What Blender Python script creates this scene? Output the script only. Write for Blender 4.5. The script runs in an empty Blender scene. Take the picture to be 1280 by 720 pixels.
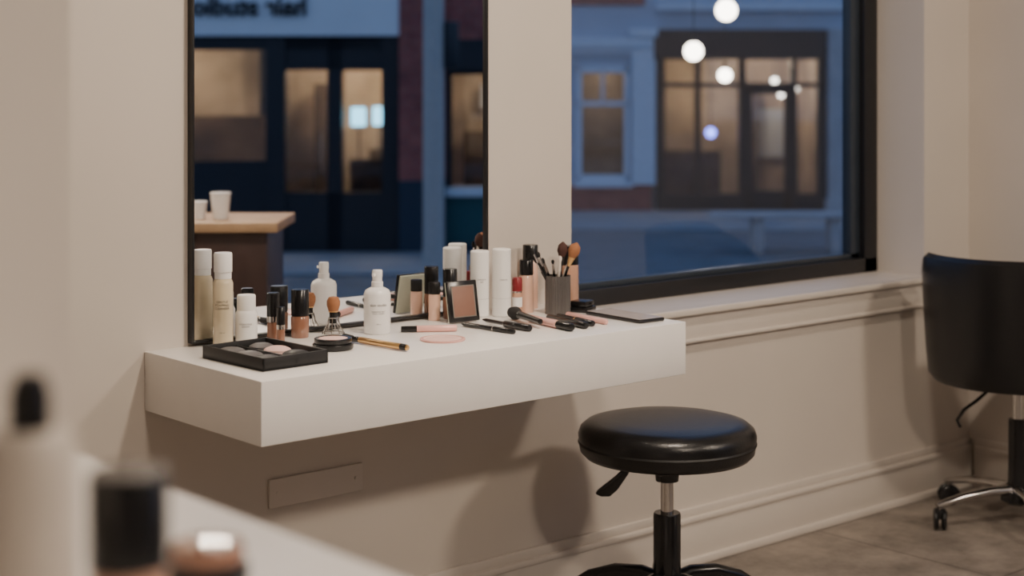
import bpy, bmesh, math, random
from mathutils import Matrix, Vector
random.seed(4)
PI=math.pi
scene=bpy.context.scene
COL=scene.collection

# ------------------------------------------------------------------ materials
def mat(name,col,rough=.5,metal=0.,var=.06,scale=20.,bump=0.,spec=.5,trans=0.,emis=None,estr=0.,coat=0.):
    m=bpy.data.materials.new(name); m.use_nodes=True
    nt=m.node_tree; b=nt.nodes['Principled BSDF']
    tc=nt.nodes.new('ShaderNodeTexCoord')
    n=nt.nodes.new('ShaderNodeTexNoise'); n.inputs['Scale'].default_value=scale; n.inputs['Detail'].default_value=4
    nt.links.new(tc.outputs['Object'],n.inputs['Vector'])
    r=nt.nodes.new('ShaderNodeValToRGB')
    r.color_ramp.elements[0].position=.3; r.color_ramp.elements[1].position=.7
    lo=[max(0,c*(1-var)) for c in col]; hi=[min(1,c*(1+var)) for c in col]
    r.color_ramp.elements[0].color=(*lo,1); r.color_ramp.elements[1].color=(*hi,1)
    nt.links.new(n.outputs['Fac'],r.inputs['Fac']); nt.links.new(r.outputs['Color'],b.inputs['Base Color'])
    b.inputs['Roughness'].default_value=rough; b.inputs['Metallic'].default_value=metal
    b.inputs['Specular IOR Level'].default_value=spec
    if trans: b.inputs['Transmission Weight'].default_value=trans
    if coat: b.inputs['Coat Weight'].default_value=coat
    if emis: b.inputs['Emission Color'].default_value=(*emis,1); b.inputs['Emission Strength'].default_value=estr
    if bump:
        bp=nt.nodes.new('ShaderNodeBump'); bp.inputs['Strength'].default_value=bump; bp.inputs['Distance'].default_value=.002
        nt.links.new(n.outputs['Fac'],bp.inputs['Height']); nt.links.new(bp.outputs['Normal'],b.inputs['Normal'])
    return m
def glassmat(name,gloss=.05,tint=(.95,.97,1)):
    m=bpy.data.materials.new(name); m.use_nodes=True; nt=m.node_tree; nt.nodes.clear()
    o=nt.nodes.new('ShaderNodeOutputMaterial'); mx=nt.nodes.new('ShaderNodeMixShader')
    t=nt.nodes.new('ShaderNodeBsdfTransparent'); t.inputs[0].default_value=(*tint,1)
    g=nt.nodes.new('ShaderNodeBsdfGlossy'); g.inputs['Roughness'].default_value=.01
    mx.inputs[0].default_value=gloss
    nt.links.new(t.outputs[0],mx.inputs[1]); nt.links.new(g.outputs[0],mx.inputs[2]); nt.links.new(mx.outputs[0],o.inputs[0])
    return m
def brickmat(name,c1,c2,mortar,sc,w,hh,ms,rough=.7,bump=.2,lo=.62):
    m=bpy.data.materials.new(name); m.use_nodes=True; nt=m.node_tree; b=nt.nodes['Principled BSDF']
    tc=nt.nodes.new('ShaderNodeTexCoord'); br=nt.nodes.new('ShaderNodeTexBrick')
    br.inputs['Color1'].default_value=(*c1,1); br.inputs['Color2'].default_value=(*c2,1); br.inputs['Mortar'].default_value=(*mortar,1)
    br.inputs['Scale'].default_value=sc; br.inputs['Brick Width'].default_value=w; br.inputs['Row Height'].default_value=hh; br.inputs['Mortar Size'].default_value=ms
    mp=nt.nodes.new('ShaderNodeMapping')
    nt.links.new(tc.outputs['Object'],mp.inputs[0]); nt.links.new(mp.outputs[0],br.inputs['Vector'])
    n=nt.nodes.new('ShaderNodeTexNoise'); n.inputs['Scale'].default_value=6; n.inputs['Detail'].default_value=10; n.inputs['Roughness'].default_value=.7
    nt.links.new(tc.outputs['Object'],n.inputs['Vector'])
    r=nt.nodes.new('ShaderNodeValToRGB'); r.color_ramp.elements[0].position=.32; r.color_ramp.elements[1].position=.68
    r.color_ramp.elements[0].color=(lo,lo,lo,1); r.color_ramp.elements[1].color=(1.15,1.15,1.15,1)
    nt.links.new(n.outputs['Fac'],r.inputs[0])
    mu=nt.nodes.new('ShaderNodeMix'); mu.data_type='RGBA'; mu.blend_type='MULTIPLY'; mu.inputs['Factor'].default_value=1
    nt.links.new(br.outputs['Color'],mu.inputs['A']); nt.links.new(r.outputs[0],mu.inputs['B']); nt.links.new(mu.outputs['Result'],b.inputs['Base Color'])
    b.inputs['Roughness'].default_value=rough
    bp=nt.nodes.new('ShaderNodeBump'); bp.inputs['Strength'].default_value=bump; bp.inputs['Distance'].default_value=.003; bp.invert=True
    nt.links.new(br.outputs['Fac'],bp.inputs['Height']); nt.links.new(bp.outputs['Normal'],b.inputs['Normal'])
    return m,mp

M_wall=mat('wall_paint',(.60,.545,.49),.75,var=.025,scale=3,bump=.05)
M_trim=mat('trim_paint',(.64,.585,.53),.42,var=.02,scale=5)
M_ceil=mat('ceiling_paint',(.50,.48,.45),.8)
M_floor,_=brickmat('floor_tile',(.29,.25,.215),(.27,.232,.20),(.17,.145,.125),1.0,1.2,.6,.005,.5,.12,.42)
M_shelf=mat('white_lacquer',(.92,.895,.87),.26,var=.01)
M_black=mat('black_plastic',(.009,.009,.010),.22)
M_blackm=mat('black_matte',(.012,.012,.013),.5)
M_frame=mat('black_frame',(.010,.010,.012),.4)
M_frame2=mat('dark_bead',(.03,.04,.055),.3)
M_leather=mat('black_leather',(.007,.007,.008),.30,scale=180,bump=.25)
M_seam=mat('leather_seam',(.006,.006,.006),.5)
M_chrome=mat('chrome',(.62,.60,.58),.16,1.)
M_gold=mat('brushed_gold',(.78,.50,.22),.28,1.)
M_wplas=mat('white_plastic',(.90,.89,.88),.25,var=.01)
M_wsoft=mat('white_tube_plastic',(.88,.87,.85),.34,var=.01)
M_found=mat('foundation_liquid',(.60,.34,.23),.15,coat=.8)
M_found2=mat('foundation_light',(.76,.48,.36),.15,coat=.8)
M_founddk=mat('foundation_deep',(.28,.13,.08),.12,coat=.9)
M_amber=mat('amber_liquid',(.70,.60,.42),.10,coat=1.)
M_pink=mat('pink_powder',(.80,.54,.48),.6)
M_pinkp=mat('pink_plastic',(.82,.45,.40),.25)
M_red=mat('red_cap',(.22,.02,.025),.3)
M_brown=mat('bronze_powder',(.25,.13,.095),.5)
M_green=mat('pale_sage_card',(.50,.52,.42),.5)
M_grayp=mat('gray_powder',(.10,.095,.10),.45)
M_cup=mat('brushed_graphite',(.17,.16,.155),.40,.7)
M_brist=mat('copper_bristle',(.34,.14,.06),.8,var=.3,scale=900)
M_bristd=mat('dark_bristle',(.06,.022,.016),.8,var=.3,scale=900)
M_bristb=mat('black_bristle',(.012,.011,.011),.8,var=.3,scale=900)
M_ivory=mat('ivory_handle',(.82,.74,.66),.35)
M_label=mat('label_ink',(.10,.09,.09),.6)
M_screen=mat('phone_screen',(.70,.64,.62),.1,coat=.5)
M_inlay=mat('compact_inlay',(.22,.20,.18),.45)
M_wood=mat('oak_top',(.50,.33,.19),.45,var=.15,scale=9)
M_dwood=mat('dark_walnut',(.05,.025,.02),.45,var=.2,scale=9)
M_mirror=mat('mirror_silver',(.93,.94,.95),.0,1.,var=0)
M_glass=glassmat('window_glass',.05)
M_glass2=glassmat('shop_glass',.08,(.9,.92,.95))
M_frost=mat('frosted_bottle',(.54,.48,.42),.35)
M_terr=mat('clear_peach',(.55,.33,.24),.2,coat=.5)
M_fac=mat('painted_facade_blue',(.44,.51,.60),.7,var=.05,scale=2)
M_sign=mat('sign_band',(.82,.86,.90),.6,var=.03,scale=2)
M_pil=mat('grey_stone',(.44,.44,.45),.8,var=.1,scale=4)
M_brick,mpb=brickmat('red_brick',(.46,.13,.10),(.36,.09,.08),(.25,.17,.15),4.,.8,.3,.02)
mpb.inputs['Rotation'].default_value=(PI/2,0,0)
M_dark=mat('dark_shopfront',(.020,.021,.026),.45)
M_navy=mat('navy_panel',(.02,.035,.06),.5)
M_teal=mat('teal_panel',(.02,.09,.10),.5)
M_whitef=mat('white_window_frame',(.66,.73,.80),.5)
M_int=mat('shop_interior',(.50,.41,.31),.8,var=.35,scale=1.5)
M_intdk=mat('shop_interior_furniture',(.10,.07,.05),.7,var=.4,scale=3)
M_asph=mat('asphalt',(.17,.185,.20),.75,var=.15,scale=3)
M_walk=mat('sidewalk_concrete',(.30,.32,.34),.85,var=.1,scale=2)
M_pole=mat('pole_grey',(.46,.46,.45),.6)
M_bulb=mat('globe_glow',(1,1,1),.4,emis=(1,.88,.70),estr=12)
M_bulbb=mat('blue_glow',(.3,.3,1),.4,emis=(.2,.25,1),estr=8)
M_cyan=mat('cyan_screen',(.3,.8,1),.4,emis=(.30,.78,1),estr=4)
M_disc=mat('downlight_glow',(1,1,1),.4,emis=(1,.88,.72),estr=6)

# ------------------------------------------------------------------ mesh builder
class MB:
    def __init__(s): s.bm=bmesh.new(); s.mats=[]
    def mi(s,m):
        if m not in s.mats: s.mats.append(m)
        return s.mats.index(m)
    def add(s,tb,M=None):
        if M is not None: tb.transform(M)
        me=bpy.data.meshes.new('t'); tb.to_mesh(me); tb.free(); s.bm.from_mesh(me); bpy.data.meshes.remove(me)
    def box(s,lo,hi,m,bev=0,M=None,seg=2):
        tb=bmesh.new(); c=[(a+b)/2 for a,b in zip(lo,hi)]; d=[abs(b-a) for a,b in zip(lo,hi)]
        bmesh.ops.create_cube(tb,size=1,matrix=Matrix.Translation(c)@Matrix.Diagonal((*d,1)))
        if bev: bmesh.ops.bevel(tb,geom=list(tb.edges),offset=bev,segments=seg,affect='EDGES',profile=.5)
        i=s.mi(m)
        for f in tb.faces: f.material_index=i; f.smooth=bev>0
        s.add(tb,M); return s
    def lathe(s,prof,m,seg=40,M=None,ridge=0,c=(0,0,0)):
        tb=bmesh.new(); rings=[]
        for (r,z) in prof:
            if r<=1e-6: rings.append([tb.verts.new((c[0],c[1],c[2]+z))])
            else:
                ring=[]
                for k in range(seg):
                    a=2*PI*k/seg; rr=r*(1-ridge*(k%2))
                    ring.append(tb.verts.new((c[0]+rr*math.cos(a),c[1]+rr*math.sin(a),c[2]+z)))
                rings.append(ring)
        for j in range(len(rings)-1):
            A,B=rings[j],rings[j+1]; mm=m[j] if isinstance(m,list) else m; i=s.mi(mm)
            for k in range(seg):
                k2=(k+1)%seg
                if len(A)==1 and len(B)==1: break
                if len(A)==1: f=tb.faces.new((A[0],B[k2],B[k]))
                elif len(B)==1: f=tb.faces.new((A[k],A[k2],B[0]))
                else: f=tb.faces.new((A[k],A[k2],B[k2],B[k]))
                f.material_index=i; f.smooth=True
        bmesh.ops.recalc_face_normals(tb,faces=list(tb.faces))
        s.add(tb,M); return s
    def tube(s,pts,rad,m,seg=14,M=None,flat=1.0):
        pts=[Vector(p) for p in pts]; n=len(pts)
        if not isinstance(rad,(list,tuple)): rad=[rad]*n
        tb=bmesh.new(); rings=[]; up=None
        for j,p in enumerate(pts):
            t=(pts[min(j+1,n-1)]-pts[max(j-1,0)]).normalized()
            if up is None:
                up=Vector((0,0,1)) if abs(t.z)<.9 else Vector((1,0,0))
            a=t.cross(up).normalized(); b=a.cross(t).normalized(); up=b
            rings.append([tb.verts.new(p+rad[j]*(a*math.cos(2*PI*k/seg)+b*flat*math.sin(2*PI*k/seg))) for k in range(seg)])
        for j in range(n-1):
            mm=m[j] if isinstance(m,list) else m; i=s.mi(mm)
            for k in range(seg):
                f=tb.faces.new((rings[j][k],rings[j][(k+1)%seg],rings[j+1][(k+1)%seg],rings[j+1][k])); f.material_index=i; f.smooth=True
        f=tb.faces.new(rings[0][::-1]); f.material_index=s.mi(m[0] if isinstance(m,list) else m)
        f=tb.faces.new(rings[-1]); f.material_index=s.mi(m[-1] if isinstance(m,list) else m)
        bmesh.ops.recalc_face_normals(tb,faces=list(tb.faces))
        s.add(tb,M); return s
    def prism(s,outline,thick,m,M=None,bev=0):
        tb=bmesh.new(); i=s.mi(m)
        vs=[tb.verts.new((x,-thick/2,z)) for x,z in outline]; f=tb.faces.new(vs)
        r=bmesh.ops.extrude_face_region(tb,geom=[f]); bmesh.ops.translate(tb,verts=[v for v in r['geom'] if isinstance(v,bmesh.types.BMVert)],vec=(0,thick,0))
        bmesh.ops.recalc_face_normals(tb,faces=list(tb.faces))
        if bev: bmesh.ops.bevel(tb,geom=list(tb.edges),offset=bev,segments=2,affect='EDGES',profile=.5)
        for f in tb.faces: f.material_index=i; f.smooth=True
        s.add(tb,M); return s
    def sphere(s,c,r,m,seg=20,sc=(1,1,1)):
        tb=bmesh.new(); bmesh.ops.create_uvsphere(tb,u_segments=seg,v_segments=seg//2,radius=r)
        i=s.mi(m)
        for f in tb.faces: f.material_index=i; f.smooth=True
        s.add(tb,Matrix.Translation(c)@Matrix.Diagonal((*sc,1))); return s
    def arcsweep(s,sec,a0,a1,m,seg=48,M=None,rfun=None):
        tb=bmesh.new(); rings=[]; i=s.mi(m)
        for k in range(seg+1):
            u=k/seg; a=a0+(a1-a0)*u
            ring=[]
            for (r,z) in sec:
                z2=rfun(u,z) if rfun else z
                ring.append(tb.verts.new((r*math.cos(a),r*math.sin(a),z2)))
            rings.append(ring)
        n=len(sec)
        for k in range(seg):
            for j in range(n):
                f=tb.faces.new((rings[k][j],rings[k][(j+1)%n],rings[k+1][(j+1)%n],rings[k+1][j])); f.material_index=i; f.smooth=True
        tb.faces.new(rings[0][::-1]).material_index=i; tb.faces.new(rings[-1]).material_index=i
        bmesh.ops.recalc_face_normals(tb,faces=list(tb.faces))
        s.add(tb,M); return s
    def label(s,text,size,R,z,ang,m,c=(0,0)):
        cu=bpy.data.curves.new('txt','FONT'); cu.body=text; cu.size=size; cu.align_x='CENTER'; cu.align_y='CENTER'
        ob=bpy.data.objects.new('txt',cu); COL.objects.link(ob); bpy.context.view_layer.update()
        me=bpy.data.meshes.new_from_object(ob.evaluated_get(bpy.context.evaluated_depsgraph_get()))
        bpy.data.objects.remove(ob)
        i=s.mi(m)
        tb=bmesh.new(); tb.from_mesh(me)
        for v in tb.verts:
            a=ang+v.co.x/R; zz=z+v.co.y
            v.co=((R+.0003)*math.cos(a)+c[0],(R+.0003)*math.sin(a)+c[1],zz)
        for f in tb.faces: f.material_index=i
        s.add(tb); bpy.data.meshes.remove(me); return s
    def done(s,name,loc=(0,0,0),rz=0,sharp=38):
        me=bpy.data.meshes.new(name); s.bm.to_mesh(me); s.bm.free()
        for m in s.mats: me.materials.append(m)
        me.set_sharp_from_angle(angle=math.radians(sharp))
        o=bpy.data.objects.new(name,me); COL.objects.link(o); o.location=loc; o.rotation_euler=(0,0,rz); return o

# ------------------------------------------------------------------ room shell
CH=2.8; XE=4.39; XW=-1.6; YS=-6.4
WX0,WX1,WZ0,WZ1=2.67,4.149,.675,2.3
w=MB()
w.box((XW-.15,0,0),(WX0,.26,CH),M_wall).box((WX0,0,0),(WX1,.26,WZ0-.022),M_wall).box((WX0,0,WZ1),(WX1,.26,CH),M_wall).box((WX1,0,0),(XE+.15,.26,CH),M_wall)
w.done('wall_north')
MB().box((XE,-2.3,0),(XE+.15,0,CH),M_wall).box((XE,-6.0,2.4),(XE+.15,-2.3,CH),M_wall).box((XE,YS,0),(XE+.15,-6.0,CH),M_wall).done('wall_east')
MB().box((XW-.15,YS-.15,0),(XE+.15,YS,CH),M_wall).done('wall_south')
MB().box((XW-.15,YS,0),(XW,0,CH),M_wall).done('wall_west')
MB().box((-1.6,-1.38,0),(.70,-1.25,CH),M_wall).done('wall_partition')
MB().box((XW-.15,YS-.15,-.12),(XE+.15,.26,0),M_floor).done('floor')
MB().box((XW-.15,YS-.15,CH),(XE+.15,.26,CH+.12),M_ceil).done('ceiling')

def baseboard(name,x0,x1):
    b=MB()
    b.box((x0,-.016,0),(x1,0,.118),M_trim,.002).box((x0,-.026,0),(x1,0,.022),M_trim,.004)
    b.box((x0,-.022,.112),(x1,0,.128),M_trim,.005).box((x0,-.012,.126),(x1,0,.15),M_trim,.004)
    return b.done(name)
baseboard('baseboard_north',XW,XE)
b=MB(); b.box((XE-.016,-2.3,0),(XE,-.03,.118),M_trim,.002).box((XE-.022,-2.3,.112),(XE,-.03,.128),M_trim,.005).box((XE-.012,-2.3,.126),(XE,-.03,.15),M_trim,.004); b.done('baseboard_east')
MB().box((WX0-.03,-.030,WZ0-.018),(WX1+.02,0,WZ0),M_trim,.004).box((WX0,-.01,WZ0-.022),(WX1,.18,WZ0),M_trim).box((WX0-.02,-.012,.585),(WX1+.01,0,WZ0-.018),M_trim,.002).box((WX0-.02,-.018,.583),(WX1+.01,0,.593),M_trim,.003).done('trim_window_sill')
fw=MB(); y0,y1=.172,.235
fw.box((WX0,y0,WZ0),(WX1,y1,WZ0+.045),M_frame,.002).box((WX0,y0,WZ1-.05),(WX1,y1,WZ1),M_frame,.002)
fw.box((WX0,y0,WZ0),(WX0+.06,y1,WZ1),M_frame,.002).box((WX1-.065,y0,WZ0),(WX1,y1,WZ1),M_frame,.002)
fw.box((WX1-.11,y0+.02,WZ0+.045),(WX1-.065,y1-.01,WZ1-.05),M_frame2,.002).box((WX0+.06,y0+.02,WZ0+.045),(WX0+.10,y1-.01,WZ1-.05),M_frame2,.002)
fw.box((WX0+.06,y0+.02,WZ0+.045),(WX1-.065,y1-.01,WZ0+.06),M_frame2,.001)
fw.box((WX0+.06,.208,WZ0+.045),(WX1-.065,.212,WZ1-.05),M_glass)
fw.done('window_1')
ew=MB()
for ya in (-2.34,-6.0): ew.box((XE+.04,ya,0),(XE+.10,ya+.04,2.4),M_frame)
ew.box((XE+.04,-6.0,0),(XE+.10,-2.3,.05),M_frame).box((XE+.04,-6.0,2.35),(XE+.10,-2.3,2.4),M_frame)
ew.done('window_2')
mx0,mx1,mz0,mz1=1.611,2.388,.736,2.0
mm=MB(); t=.005; d=.020
mm.box((mx0,-d,mz0),(mx0+t,0,mz1),M_frame,.001).box((mx1-t,-d,mz0),(mx1,0,mz1),M_frame,.001).box((mx0,-d,mz0),(mx1,0,mz0+t),M_frame,.001).box((mx0,-d,mz1-t),(mx1,0,mz1),M_frame,.001)
mm.box((mx0+t,-.012,mz0+t),(mx1-t,-.002,mz1-t),M_mirror)
mm.done('wall_mirror')
MB().box((1.515,-.43,.613),(2.617,0,.73),M_shelf,.0025).done('floating_vanity_shelf')
SZ=.7302
cp=MB().box((1.80,-.007,.37),(2.04,0,.43),M_trim,.002)
for xx in (1.82,2.02): cp.lathe([(0,0),(.004,0),(.004,.002),(0,.0025)],M_trim,12,Matrix.Translation((xx,-.0065,.40))@Matrix.Rotation(PI/2,4,'X'))
cp.done('wall_cover_plate')

# ------------------------------------------------------------------ products
TOCAM=math.radians(234)
b=MB(); r=.0205
b.lathe([(0,0),(r-.002,0),(r,.003),(r,.128),(r-.003,.135),(.015,.139)],M_amber)
b.lathe([(.017,.137),(.017,.150),(.0185,.1505),(.0185,.186),(.017,.189),(0,.1895)],[M_wplas]*5)
b.label('GENTLE\nFOAMING\nCLEANSER',.0065,r,.085,TOCAM,M_label)
b.label('150 ml',.004,r,.03,TOCAM,M_label)
b.done('cleanser_bottle',(1.662,-.052,SZ))
b=MB(); r=.0225
b.lathe([(0,0),(r-.002,0),(r,.003),(r,.062),(r-.003,.068),(.018,.071)],M_wplas)
b.lathe([(.019,.069),(.019,.097),(.0175,.1),(0,.1005)],M_wsoft); b.label('HYDRATING\nCREAM',.0048,r,.04,TOCAM,M_label)
b.done('cream_bottle',(1.7145,-.055,SZ))
def lipstick(loc,name='lipstick',h=.098,r=.0095,low=None):
    b=MB(); low=low or M_founddk
    b.lathe([(0,0),(r,0),(r,h*.40)],low,28); b.lathe([(r*1.06,h*.40),(r*1.06,h*.52)],M_chrome,28)
    b.lathe([(r*1.06,h*.40),(r*.9,h*.40)],M_chrome,28)
    b.lathe([(r*1.06,h*.52),(r*1.06,h-.002),(r*.9,h),(0,h)],M_black,28)
    return b.done(name,loc)
lipstick((1.774,-.062,SZ),r=.0125,h=.10)
lipstick((1.768,-.100,SZ),h=.075,r=.0085)
def foundation(loc,h,r,body,capfrac=.42):
    b=MB(); zc=h*(1-capfrac)
    b.lathe([(0,0),(r*.95,0),(r,.002),(r,zc-.004),(r*.85,zc)],body)
    b.lathe([(r*.9,zc-.001),(r*.98,zc),(r*.98,h-.0015),(r*.92,h),(0,h)],M_black)
    return b.done('foundation_bottle',loc)
foundation((1.846,-.052,SZ),.10,.019,M_founddk,.54)
b=MB()
for k in range(8):
    a=2*PI*k/8
    b.tube([(.023*math.cos(a),.023*math.sin(a),.001),(.014*math.cos(a),.014*math.sin(a),.018),(.010*math.cos(a),.010*math.sin(a),.034)],.0011,M_chrome,6)
ring=lambda R,z,n=28:[(R*math.cos(2*PI*k/n),R*math.sin(2*PI*k/n),z) for k in range(n+1)]
b.tube(ring(.023,.0014),.0014,M_chrome,6).tube(ring(.010,.034),.0012,M_chrome,6)
b.lathe([(0,.022),(.008,.022),(.0085,.045),(.0105,.047)],M_black,24)
b.lathe([(.0105,.046),(.0105,.049)],M_gold,24)
b.lathe([(.0103,.048),(.0142,.060),(.0142,.069),(.010,.077),(0,.079)],M_brist,28)
b.done('kabuki_brush_on_stand',(1.926,-.058,SZ))
b=MB(); X,Y=.0735,.103
b.box((-X,-Y,0),(X,Y,.006),M_blackm,.001)
for lo,hi in (((-X,-Y,0),(X,-Y+.005,.025)),((-X,Y-.005,0),(X,Y,.025)),((-X,-Y,0),(-X+.005,Y,.025)),((X-.005,-Y,0),(X,Y,.025)),((-.002,-Y,0),(.002,Y,.018))): b.box(lo,hi,M_blackm,.001)
for (x,y,m,r) in ((-.037,.06,M_grayp,.027),(-.037,0,M_grayp,.027),(-.037,-.062,M_blackm,.027),(.037,.066,M_grayp,.024),(.037,.012,M_pink,.026),(.037,-.050,M_blackm,.026)):
    b.lathe([(0,.006),(r,.006),(r,.016),(r-.003,.018),(r*.6,.021),(0,.022)],m,28,c=(x,y,0))
b.done('makeup_tray',(1.637,-.248,SZ),math.radians(2))
b=MB()
b.lathe([(0,0),(.039,0),(.041,.003),(.041,.010),(.039,.012),(0,.012)],M_black)
b.lathe([(0,.012),(.036,.012),(.0375,.014),(.0375,.021),(.036,.0225),(.030,.0225),(.030,.020)],M_black)
b.lathe([(.030,.020),(.029,.0215),(0,.0215)],M_pink)
b.done('powder_compact',(1.812,-.222,SZ))
def lying(name,p0,p1,spec):
    P0=Vector((*p0,0)); P1=Vector((*p1,0)); rm=max(s_[1] for s_ in spec)
    b=MB(); pts=[P0.lerp(P1,s_[0])+Vector((0,0,rm)) for s_ in spec]
    c=(P0+P1)/2
    b.tube([p-c for p in pts],[s_[1] for s_ in spec],[s_[2] for s_ in spec[:-1]],18)
    return b.done(name,(c.x,c.y,SZ))
lying('makeup_brush',(1.885,-.150),(1.903,-.349),[(0,.004,M_bristb),(.03,.008,M_bristb),(.18,.0065,M_black),(.19,.0065,M_black),(.27,.0055,M_gold),(.28,.0066,M_gold),(.9,.0066,M_black),(.91,.0066,M_black),(.985,.006,M_gold),(1,.004,M_gold)])
b=MB(); r=.0285
b.lathe([(0,0),(r-.002,0),(r,.003),(r,.083),(r-.003,.091),(r-.011,.096),(.013,.098)],M_wplas,48)
b.lathe([(.0125,.097),(.0125,.109),(.0105,.110),(.0105,.118),(.0112,.119),(.0112,.131),(.010,.134),(0,.1345)],M_wplas)
b.box((.006,-.003,.121),(.016,.003,.127),M_wplas,.001,Matrix.Rotation(math.radians(200),4,'Z'))
b.label('skin studio',.0085,r,.062,TOCAM+.1,M_label).label('ESSENTIAL MIST\nFACE + BODY',.0042,r,.046,TOCAM+.1,M_label).label('100 ml',.0036,r,.022,TOCAM+.1,M_label)
b.done('spray_bottle',(2.001,-.112,SZ))
b=MB(); b.lathe([(0,0),(.046,0),(.047,.0015),(.047,.0035),(.045,.004),(.040,.004),(.0395,.003),(0,.003)],[M_pinkp]*5+[M_pink]*2); b.done('blush_pan',(2.047,-.277,SZ))
lying('lip_gloss',(2.043,-.140),(2.143,-.205),[(0,.006,M_black),(.02,.0065,M_black),(.27,.0065,M_black),(.28,.007,M_pinkp),(.97,.007,M_pinkp),(1,.006,M_pinkp)])
b=MB(); Mx=Matrix.Translation((0,0,.002))@Matrix.Rotation(math.radians(-10),4,'X')
b.box((-.040,-.004,0),(.040,.004,.090),M_black,.0015,Mx)
b.box((-.038,.004,.001),(.040,.010,.089),M_green,.001,Mx)
b.box((-.029,-.0048,.012),(.029,-.003,.078),M_brown,.0005,Mx)
for a_,b_ in (((-.031,-.0052,.010),(.031,-.004,.012)),((-.031,-.0052,.078),(.031,-.004,.080)),((-.031,-.0052,.010),(-.029,-.004,.080)),((.029,-.0052,.010),(.031,-.004,.080))): b.box(a_,b_,M_inlay,0,Mx)
b.done('powder_palette',(2.236,-.118,SZ),math.radians(-3))
def tubeb(loc,h,r,m,txt):
    b=MB(); b.lathe([(0,0),(r-.002,0),(r,.002),(r,h-.003),(r-.002,h-.0005),(0,h)],m,40)
    b.lathe([(r+.0002,h*.27),(r+.0002,h*.272)],M_label,40)
    b.label(txt,.0055,r,h*.55,TOCAM+.15,M_label); return b.done('lotion_bottle',loc)
tubeb((2.326,-.062,SZ),.150,.0215,M_wsoft,'moisture\nveil')
tubeb((2.366,-.092,SZ),.154,.0215,M_wsoft,'radiance')
foundation((2.252,-.046,SZ),.112,.0165,M_founddk,.55)
foundation((2.208,-.045,SZ),.085,.0135,M_found2,.3)
b=MB(); r=.0115; b.lathe([(0,0),(r,0),(r,.05)],M_found); b.lathe([(r,.05),(r*1.02,.052),(r*1.02,.054)],M_chrome); b.lathe([(r*1.02,.054),(r*1.02,.082),(r*.85,.085),(0,.085)],M_red); b.lathe([(r+.0003,.018),(r+.0003,.040)],M_wplas); b.done('serum_vial',(2.408,-.098,SZ))
foundation((2.447,-.086,SZ),.122,.0165,M_found2,.28)
foundation((2.500,-.040,SZ),.150,.0185,M_found2,.24)
foundation((2.580,-.090,SZ),.146,.0215,M_found,.30)
b=MB()
b.lathe([(0,0),(.0295,0),(.0295,.088)],M_cup,72,ridge=.04).lathe([(.0295,.088),(.0265,.088),(.0265,.004),(0,.004)],M_cup,72)
def inb(dx,dz,bx,hl,hr,hm,br,rh=.0028,fer=M_chrome):
    u=Vector((.7547,-.6561,0)); v=Vector((.6561,.7547,0))
    p0=u*(-bx)+v*random.uniform(-.010,.010)+Vector((0,0,.008)); p1=u*dx+v*random.uniform(-.012,.012)+Vector((0,0,dz)); L=(p1-p0).length
    ts=[0,(L-hl-.022)/L,(L-hl-.02)/L,(L-hl)/L,(L-hl*.6)/L,(L-hl*.25)/L,1]
    rs=[rh*.7,rh,rh*1.25,hr*.6,hr,hr*.85,hr*.15]
    b.tube([p0.lerp(p1,q) for q in ts],rs,[hm,fer,fer,br,br,br],12)
inb(-.062,.152,-.01,.016,.004,M_black,M_bristb); inb(-.048,.144,-.005,.014,.005,M_black,M_bristb); inb(-.054,.127,-.012,.012,.004,M_black,M_bristb)
inb(-.036,.128,-.010,.014,.004,M_black,M_bristb)
inb(.012,.166,0,.034,.0125,M_black,M_bristd,.003,M_black); inb(.044,.164,.012,.036,.0145,M_black,M_brist,.0032,M_gold)
inb(.006,.136,.006,.016,.0045,M_ivory,M_ivory,.0038,M_ivory); inb(.030,.130,.012,.016,.0048,M_ivory,M_ivory,.0042,M_ivory); inb(-.012,.124,0,.01,.004,M_black,M_black)
b.done('brush_cup',(2.487,-.150,SZ))
lying('eyeliner_pencil',(2.195,-.157),(2.208,-.318),[(0,.001,M_black),(.06,.0045,M_black),(.6,.005,M_chrome),(.62,.0055,M_black),(.98,.0055,M_black),(1,.004,M_black)])
lying('mascara_tube',(2.262,-.150),(2.256,-.314),[(0,.002,M_black),(.08,.0045,M_black),(.45,.0045,M_chrome),(.48,.0075,M_black),(.98,.0075,M_black),(1,.006,M_black)])
lying('powder_brush',(2.352,-.140),(2.300,-.300),[(0,.004,M_bristb),(.04,.012,M_bristb),(.16,.0155,M_bristb),(.30,.009,M_black),(.32,.0085,M_black),(.6,.0075,M_black),(.98,.006,M_black),(1,.003,M_black)])
lying('concealer_tube',(2.349,-.205),(2.324,-.372),[(0,.006,M_pinkp),(.03,.008,M_pinkp),(.68,.009,M_found2),(.69,.0088,M_black),(.98,.0088,M_black),(1,.007,M_black)])
lying('mascara_tube',(2.398,-.214),(2.372,-.366),[(0,.005,M_black),(.03,.007,M_black),(.5,.007,M_black),(.51,.0078,M_black),(.98,.0078,M_black),(1,.006,M_black)])
lying('mascara_tube',(2.432,-.210),(2.408,-.350),[(0,.005,M_black),(.03,.006,M_black),(.5,.006,M_gold),(.53,.0066,M_black),(.98,.0066,M_black),(1,.005,M_black)])
lying('lip_pencil',(2.467,-.198),(2.449,-.350),[(0,.001,M_pinkp),(.06,.0062,M_pinkp),(.98,.0062,M_pinkp),(1,.004,M_pinkp)])
b=MB(); b.box((-.028,-.024,0),(.028,.024,.012),M_black,.003).box((-.024,-.021,.012),(.024,.021,.026),M_black,.004); b.done('eyeshadow_case',(2.556,-.158,SZ),math.radians(20))
b=MB(); b.box((-.038,-.092,0),(.038,.092,.0085),M_black,.003,None,3).box((-.0355,-.0885,.0085),(.0355,.0885,.0089),M_screen)
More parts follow.
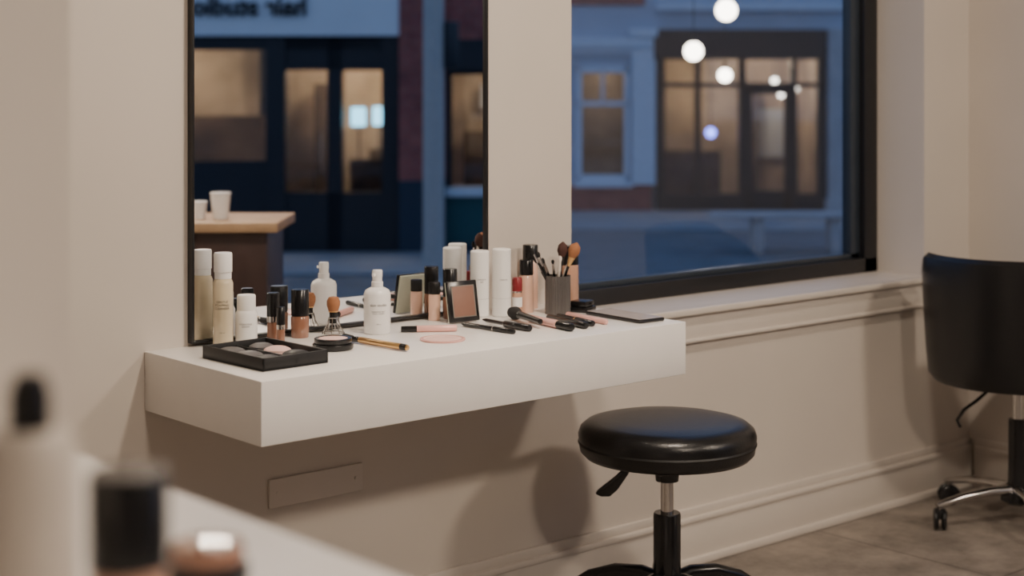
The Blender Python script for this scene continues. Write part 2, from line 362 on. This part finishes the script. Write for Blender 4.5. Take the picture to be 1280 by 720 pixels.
b.done('smartphone',(2.556,-.298,SZ+.0001),math.radians(-3))

# ------------------------------------------------------------------ foreground counter
MB().box((-1.58,-2.42,.86),(.69,-1.382,.90),M_shelf,.003).box((-1.5,-2.3,0),(.5,-1.384,.858),M_shelf).done('white_counter')
b=MB(); r=.025
b.lathe([(0,0),(r-.002,0),(r,.004),(r,.160),(r-.004,.166),(.011,.168)],M_frost,40)
b.lathe([(.010,.167),(.0115,.168),(.0115,.186),(.008,.197),(0,.199)],M_black,28)
b.done('dropper_bottle',(.363,-2.040,.9002))
b=MB(); r=.0215
b.lathe([(0,0),(r,0),(r,.078),(r*.9,.083)],M_terr); b.lathe([(r*1.05,.079),(r*1.05,.131),(r*.98,.133),(0,.133)],M_black); b.done('foundation_jar',(.428,-2.026,.9002))
b=MB(); b.lathe([(0,0),(.029,0),(.030,.003),(.030,.014),(.029,.016),(0,.016)],M_black).lathe([(0,.016),(.026,.016),(.027,.018),(.027,.026),(.025,.029),(0,.030)],M_founddk); b.done('powder_jar',(.575,-1.860,.9002))

# ------------------------------------------------------------------ stool
def caster(b,x,y,ang,r=.027):
    Mx=Matrix.Translation((x,y,r))@Matrix.Rotation(ang,4,'Z')@Matrix.Rotation(PI/2,4,'X')
    for o in (-.017,.005): b.lathe([(0,0),(r*.85,0),(r,.003),(r,.010),(r*.85,.013),(0,.013)],M_black,24,Mx@Matrix.Translation((0,0,o)))
    b.tube([(x,y,r),(x,y,r+.035)],.006,M_chrome,8)
    b.box((-.012,-.019,r+.004),(.014,.019,r+.026),M_black,.004,Matrix.Translation((x,y,0))@Matrix.Rotation(ang,4,'Z'))
b=MB()
b.lathe([(0,.412),(.165,.412),(.186,.417),(.197,.428),(.2005,.444)],M_leather,80)
b.lathe([(.2005,.444),(.2025,.448),(.2005,.452)],M_seam,80)
b.lathe([(.2005,.452),(.202,.466),(.197,.480),(.184,.4905),(.160,.4965),(.11,.499),(0,.500)],M_leather,80)
b.box((-.10,-.08,.398),(.10,.08,.412),M_black,.004)
b.lathe([(0,.36),(.026,.36),(.03,.40)],M_black,24)
b.lathe([(.0145,.20),(.0145,.40)],M_chrome,32)
b.lathe([(.0145,.288),(.029,.288),(.031,.284),(.031,.15),(.036,.148),(.038,.10),(.03,.07),(0,.07)],M_black,40)
u=Vector((-.7547,.6561,0))
b.tube([u*.02+Vector((0,0,.398)),u*.07+Vector((0,0,.395)),u*.085+Vector((0,0,.388))],.0045,M_black,10)
Mp=Matrix.Rotation(math.radians(-41),4,'Z')
b.prism([(-.078,.396),(-.088,.398),(-.120,.368),(-.158,.338),(-.163,.330),(-.150,.324),(-.130,.324),(-.112,.340),(-.088,.375)],.012,M_black,Mp,.003)
for k in range(5):
    a=math.radians(-41+18+72*k); c_,s_=math.cos(a),math.sin(a)
    b.tube([(q*c_,q*s_,z) for q,z in ((.02,.135),(.06,.147),(.12,.146),(.18,.128),(.225,.098),(.245,.08),(.255,.064))],[.018,.017,.0155,.014,.0135,.013,.012],M_black,14)
    caster(b,.25*c_,.25*s_,a+.7)
b.done('salon_stool',(2.634,-.356,0))

# ------------------------------------------------------------------ tub chair
b=MB()
sec=[(.205,.42),(.235,.41),(.250,.43),(.256,.50),(.263,.62),(.268,.74),(.266,.765),(.253,.777),(.237,.768),(.228,.74),(.220,.62),(.215,.50),(.210,.45)]
open_dir=math.radians(40)
def zf(u,z):
    e=min(u,1-u)*2
    k=min(1,e/.35)
    k=k*k*(3-2*k)
    return .41+(z-.41)*(.62+.38*k)
b.arcsweep(sec,open_dir+math.radians(52),open_dir+math.radians(308),M_leather,72,None,zf)
b.lathe([(0,.405),(.20,.405),(.232,.412),(.236,.43),(.222,.445)],M_leather,60)
b.lathe([(.200,.44),(.206,.455),(.206,.485),(.195,.50),(.15,.507),(0,.51)],M_leather,60)
b.lathe([(0,.39),(.09,.39),(.09,.405)],M_black,24)
b.lathe([(.016,.25),(.016,.39)],M_chrome,24); b.lathe([(.016,.30),(.026,.298),(.027,.10),(.045,.095),(.048,.065),(.03,.055),(0,.055)],M_black,32)
uu=Vector((-.7547,.6561,0))
b.tube([uu*.04+Vector((0,0,.395)),uu*.08+Vector((0,0,.385)),uu*.12+Vector((0,0,.35)),uu*.155+Vector((0,0,.325)),uu*.175+Vector((0,0,.295)),uu*.165+Vector((0,0,.275))],.0048,M_black,10)
for k in range(5):
    a=math.radians(155+72*k); c_,s_=math.cos(a),math.sin(a)
    b.tube([(q*c_,q*s_,z) for q,z in ((.03,.098),(.10,.098),(.18,.088),(.245,.073),(.262,.068))],[.021,.018,.015,.0125,.010],M_chrome,14,flat=.7)
    caster(b,.252*c_,.252*s_,a+1.1,.03)
b.done('salon_tub_chair',(4.100,-.350,0))

# ------------------------------------------------------------------ reception desk + cups (seen in the mirror)
dk=MB(); dk.box((-.54,-.225,.750),(.54,.225,.785),M_wood,.004).box((-.50,-.20,.03),(.50,.20,.750),M_dwood,.003).box((-.46,-.17,0),(.46,.17,.03),M_blackm)
for q in (-.25,0,.25): dk.box((q-.002,.199,.06),(q+.002,.203,.74),M_blackm)
dk.done('reception_desk',(2.734,-2.377,0),math.radians(41))
def papercup(loc,h,r):
    c=MB(); c.lathe([(0,.004),(r*.72,.004),(r*.72,0),(r*.76,0),(r,h*.94),(r*1.05,h*.95),(r*1.05,h*.97),(r*.95,h),(0,h*.99)],M_wplas,28); c.done('paper_cup',loc)
papercup((2.925,-2.115,.7855),.095,.036); papercup((2.862,-2.155,.7855),.065,.028)

# ------------------------------------------------------------------ exterior
MB().box((-20,-45,-.72),(45,45,-.62),M_asph).done('street_ground')
def facade(sgn):
    b=MB()
    def rc(u0,u1,z0,z1,f,k,m):
        a,c=(-f,k) if sgn>0 else (-k,f)
        b.box((u0,a,z0),(u1,c,z1),m)
    return b,rc
yawR=math.radians(-41)
b,R_=facade(1)
R_(-5,.97,-.62,6,0,.3,M_fac); R_(.97,1.77,1.58,6,0,.3,M_fac); R_(.97,1.77,-.62,-.17,0,.3,M_fac); R_(1.77,2.17,-.62,6,.0,.3,M_fac)
R_(-5,2.1,-.62,-.2,.06,0,M_brick); R_(-5,2.0,2.5,4.5,.04,0,M_brick)
R_(-5,2.1,1.86,2.0,.16,0,M_whitef); R_(-5,2.1,1.76,1.86,.08,0,M_whitef)
R_(1.80,2.15,-.2,2.1,.12,0,M_whitef); R_(1.77,2.18,2.02,2.14,.18,0,M_whitef)
R_(2.17,9,2.13,6,.0,.3,M_fac); R_(2.17,5.0,2.42,2.52,.12,0,M_whitef)
for a_ in ((.97,1.05,-.17,1.58),(1.69,1.77,-.17,1.58),(.97,1.77,1.48,1.58),(.97,1.77,-.17,-.06),(.97,1.77,.98,1.05),(1.345,1.385,.98,1.55)): R_(*a_,.05,.08,M_whitef)
R_(.93,1.81,-.24,-.15,.12,0,M_whitef)
R_(2.13,4.72,1.68,2.13,.14,.2,M_dark)
for a_ in ((2.17,2.30),(2.76,2.84),(3.42,3.52),(4.20,4.29),(4.60,4.74)): R_(a_[0],a_[1],-.62,1.68,.05,.12,M_dark)
R_(2.17,4.74,1.26,1.33,.05,.1,M_dark)
for a_ in ((2.3,2.76),(2.84,3.42),(4.29,4.60)): R_(a_[0],a_[1],-.62,-.34,.04,.12,M_dark)
R_(3.52,4.2,-.62,-.30,.0,.08,M_dark); R_(3.52,3.62,-.62,1.26,.0,.08,M_dark); R_(4.11,4.2,-.62,1.26,0,.08,M_dark); R_(3.52,4.2,1.16,1.26,0,.08,M_dark)
R_(4.74,5.32,-.62,2.13,.16,.3,M_pil); R_(4.70,5.36,-.62,-.42,.20,0,M_pil); R_(5.32,9,-.62,2.13,.0,.3,M_fac)
R_(2.17,4.74,-.62,2.1,-2.5,2.6,M_int); R_(2.10,2.17,-.62,2.1,0,2.6,M_int); R_(4.74,4.8,-.62,2.1,-.3,2.6,M_int); R_(2.1,4.8,2.1,2.16,-.3,2.6,M_int); R_(2.1,4.8,-.64,-.60,0,2.6,M_intdk)
R_(2.35,3.3,-.6,.25,-1.2,1.6,M_intdk); R_(3.9,4.0,-.6,1.3,-2.0,2.4,M_intdk); R_(2.4,2.5,-.6,1.4,-2.0,2.4,M_intdk); R_(4.0,4.5,.1,.9,-2.4,2.5,M_whitef)
R_(.9,1.85,-.3,1.7,-1.2,1.3,M_int); R_(.9,.97,-.3,1.7,-.3,1.3,M_int); R_(1.77,1.85,-.3,1.7,-.3,1.3,M_int); R_(.9,1.85,1.7,1.76,-.3,1.3,M_int)
R_(2.3,4.6,-.34,1.68,-.03,.04,M_glass2); R_(1.05,1.69,-.06,1.48,-.03,.04,M_glass2)
O1=Vector((.6561*24,-2.85+.7547*24,0))
shop=b.done('shop_building',O1,yawR)
def loc1(u,z,dep): 
    return (O1.x+.7547*u+.6561*dep, O1.y-.6561*u+.7547*dep, z)
b=MB()
for (u_,z_,r_) in ((4.04,1.36,.05),(4.14,1.15,.045),(4.36,1.23,.045)): 
    b.sphere((u_,.5,z_),r_,M_bulb); b.tube([(u_,.5,z_+r_),(u_,.5,2.1)],.008,M_dark,6)
o=b.done('reflected_spot_globes'); o.parent=shop  # small glowing balls added for lamp reflections in the window glass
b=MB(); b.sphere((3.07,.6,.56),.075,M_bulbb); b.tube([(3.07,.6,.56),(3.07,.6,2.1)],.008,M_dark,6); o=b.done('shop_blue_lamp'); o.parent=shop
o=MB().box((-6,-3.3,-.62),(10,-.21,-.58),M_walk,.01).done('sidewalk'); o.parent=shop
b=MB(); b.box((-.78,-.22,.40),(.78,.22,.45),M_pil,.01)  # bench shape added in place of the shelf's reflection in the window
for q in (-.25,.62): b.box((q-.06,-.15,0),(q+.06,.15,.40),M_pil,.01)
b.done('shelf_reflection_bench',(14.2,8.85,-.62),yawR)
b=MB(); pts=[(6.06,2.48,1.64,.055),(6.68,3.27,1.458,.055),(7.57,3.82,1.33,.045)]  # globes and cable added outside in place of room pendants reflected in the glass
cab=[(4.50,.262,2.86),(6.06,2.48,2.90),(6.68,3.27,2.92),(7.57,3.82,2.95),(12,8.2,3.2),(18.0,13.4,3.8)]
b.tube(cab,.006,M_blackm,6)
for (x,y,z,r_),c_ in zip(pts,cab[1:4]): b.sphere((x,y,z),r_,M_bulb); b.tube([(x,y,z+r_*.9),(x,y,z+r_*.9+.04)],.012,M_blackm,8); b.tube([(x,y,z+r_),c_],.0025,M_blackm,6)
o=b.done('pendant_reflection_globes'); o.parent=shop; o.matrix_parent_inverse=(Matrix.Translation(O1)@Matrix.Rotation(yawR,4,'Z')).inverted()

b,R_=facade(-1)
R_(-8,-1.27,1.84,3.6,.10,.2,M_sign); R_(-8,-1.27,1.68,1.84,.0,.2,M_dark); R_(-8,-2.67,-.62,.43,0,.2,M_dark)
R_(-2.78,-2.56,-.62,1.84,.03,.2,M_dark); R_(-2.09,-1.92,-.62,1.84,.0,.2,M_dark); R_(-1.47,-1.27,-.62,1.84,.03,.2,M_dark)
R_(-2.67,-1.3,-.62,.07,0,.15,M_dark); R_(-2.67,-1.3,1.45,1.84,0,.15,M_dark)
R_(-2.15,-2.13,.3,.75,.06,0,M_chrome)
R_(-1.27,-.75,.21,3.6,.12,.3,M_brick); R_(-1.27,-.75,-.62,.21,.14,.3,M_navy)
R_(-.75,2.5,1.80,3.6,.05,.3,M_brick); R_(-.75,2.5,1.40,1.80,.1,.2,M_dark); R_(-.75,2.5,.03,.13,.08,.2,M_whitef); R_(-.75,2.5,-.50,.03,.0,.2,M_teal); R_(-.75,2.5,-.62,-.50,.05,.2,M_navy)
for q in (-.75,-.30,.6,1.5): R_(q,q+.07,.1,1.45,.03,.15,M_dark)
R_(-8,2.5,-.62,3.4,-2.4,2.5,M_int); R_(-8,2.5,1.95,2.0,-.2,2.5,M_int); R_(-1.3,-1.1,-.62,2,-.2,2.5,M_int); R_(-8,2.5,-.63,-.60,0,2.5,M_intdk)
R_(-4.8,-3.1,-.6,.9,-1.9,2.3,M_intdk); R_(-2.45,-2.3,-.6,1.3,-1.7,2.1,M_intdk); R_(-1.75,-1.55,-.6,.5,-1.5,2.1,M_intdk); R_(-.6,-.2,-.6,.7,-1.6,2.2,M_intdk)
R_(-3.2,-3.0,-.6,1.9,-2.2,2.3,M_dark); R_(-.4,.1,1.0,1.3,-2.2,2.3,M_whitef)
R_(-8,-2.78,.43,1.68,-.05,.06,M_glass2); R_(-2.56,-2.09,.07,1.45,-.05,.06,M_glass2); R_(-1.92,-1.47,.07,1.45,-.05,.06,M_glass2); R_(-.68,2.5,.13,1.4,-.05,.06,M_glass2)
R_(-.72,-.1,1.62,1.68,.55,0,M_dark); R_(-.72,-.1,1.45,1.62,.55,-.52,M_dark)
O2=Vector((.6561*18,2.826-.7547*18,0)); yR2=math.radians(41)
bd=b.done('storefront_building',O2,yR2)
cu=bpy.data.curves.new('sign_lettering','FONT'); cu.body='hair studio'; cu.size=.30; cu.extrude=.02; cu.offset=.006; cu.align_x='CENTER'
so=bpy.data.objects.new('sign_lettering',cu); COL.objects.link(so); cu.materials.append(M_dark)
so.parent=bd; so.matrix_local=Matrix.Translation((-2.95,.13,2.07))@Matrix(((-1,0,0,0),(0,0,1,0),(0,1,0,0),(0,0,0,1)))
b=MB(); b.box((-.10,-.02,-.10),(.07,.02,.12),M_cyan,.01).box((.155,-.02,-.09),(.32,.02,.13),M_cyan,.01).box((-.02,-.06,-.5),(0,-.04,-.1),M_dark).box((.22,-.06,-.5),(.24,-.04,-.1),M_dark).box((-.12,-.07,-1.50),(.36,-.03,-.49),M_intdk)
o=b.done('display_screens'); o.parent=bd; o.location=(-1.80,-.8,.90)
o=MB().box((-9,.16,-.62),(4,2.2,-.585),M_walk,.01).done('sidewalk'); o.parent=bd
b=MB(); b.lathe([(.13,0),(.10,.4),(.095,5)],M_pole,20); b.tube([(0,0,4.4),(.5,.3,4.6),(1.1,.6,4.6)],.04,M_pole,8); b.lathe([(0,0),(.17,0),(.17,.05),(.13,.08),(0,.08)],M_pole,20)
b.box((.06,-.12,2.05),(.22,.12,2.5),M_dark,.02)
b.done('utility_pole',(9.284,-8.979,-.62))

# ------------------------------------------------------------------ lights
LC=(1,.84,.68)
def area(name,loc,power,size,col=LC,rot=(0,0,0),shape='DISK'):
    l=bpy.data.lights.new(name,'AREA'); l.shape=shape; l.size=size; l.energy=power; l.color=col
    o=bpy.data.objects.new(name,l); COL.objects.link(o); o.location=loc; o.rotation_euler=rot; return o
def aim(o,t):
    o.rotation_euler=(Vector(t)-o.location).to_track_quat('-Z','Y').to_euler()
lamps=[((3.7,-3.6),74,.50),((1.3,-3.7),64,.36),((2.1,-1.2),42,.2),((.2,-4.6),6,.3)]  # first two follow the cast shadows; the third is an added general fill
for i,((x,y),p,sz) in enumerate(lamps):
    o=area('downlight_lamp',(x,y,CH-.035),p,sz)
    MB().lathe([(0,-.012),(.075,-.012),(.075,-.018),(.095,-.018),(.10,0),(0,0)],[M_disc,M_wplas,M_wplas,M_wplas,M_wplas],32).done('ceiling_downlight',(x,y,CH-.001))
aim(bpy.data.objects['downlight_lamp'],(2.4,-.3,.9)); aim(bpy.data.objects['downlight_lamp.001'],(2.2,-.2,.9))
def point(loc,p,col=(1,.74,.47),r=.15):
    l=bpy.data.lights.new('shop_interior_lamp','POINT'); l.energy=p; l.color=col; l.shadow_soft_size=r
    o=bpy.data.objects.new('shop_interior_lamp',l); COL.objects.link(o); o.location=loc
point(loc1(3.6,1.75,1.3),52); point(loc1(1.4,1.4,.7),4)
def loc2(u,z,dep): return (O2.x+.7547*u+.6561*dep, O2.y+.6561*u-.7547*dep, z)
point(loc2(-4.6,1.7,1.2),60); point(loc2(-2.0,1.7,1.2),48); point(loc2(.2,1.6,1.2),36)

wd=bpy.data.worlds.new('dusk'); scene.world=wd; wd.use_nodes=True; nt=wd.node_tree; bg=nt.nodes['Background']
tc=nt.nodes.new('ShaderNodeTexCoord'); sx=nt.nodes.new('ShaderNodeSeparateXYZ'); rp=nt.nodes.new('ShaderNodeValToRGB')
nt.links.new(tc.outputs['Generated'],sx.inputs[0]); nt.links.new(sx.outputs['Z'],rp.inputs[0]); nt.links.new(rp.outputs[0],bg.inputs[0])
rp.color_ramp.elements[0].color=(.18,.26,.43,1); rp.color_ramp.elements[1].color=(.09,.16,.34,1)
bg.inputs[1].default_value=1.4

cam=bpy.data.cameras.new('camera'); co=bpy.data.objects.new('camera',cam); COL.objects.link(co)
co.location=(0,-2.85,1.25); co.rotation_euler=(PI/2,0,math.radians(-41))
cam.sensor_width=36; cam.lens=55.97; cam.shift_y=-.1953; cam.clip_start=.05
cam.dof.use_dof=True; cam.dof.focus_distance=3.3; cam.dof.aperture_fstop=2.8
scene.camera=co
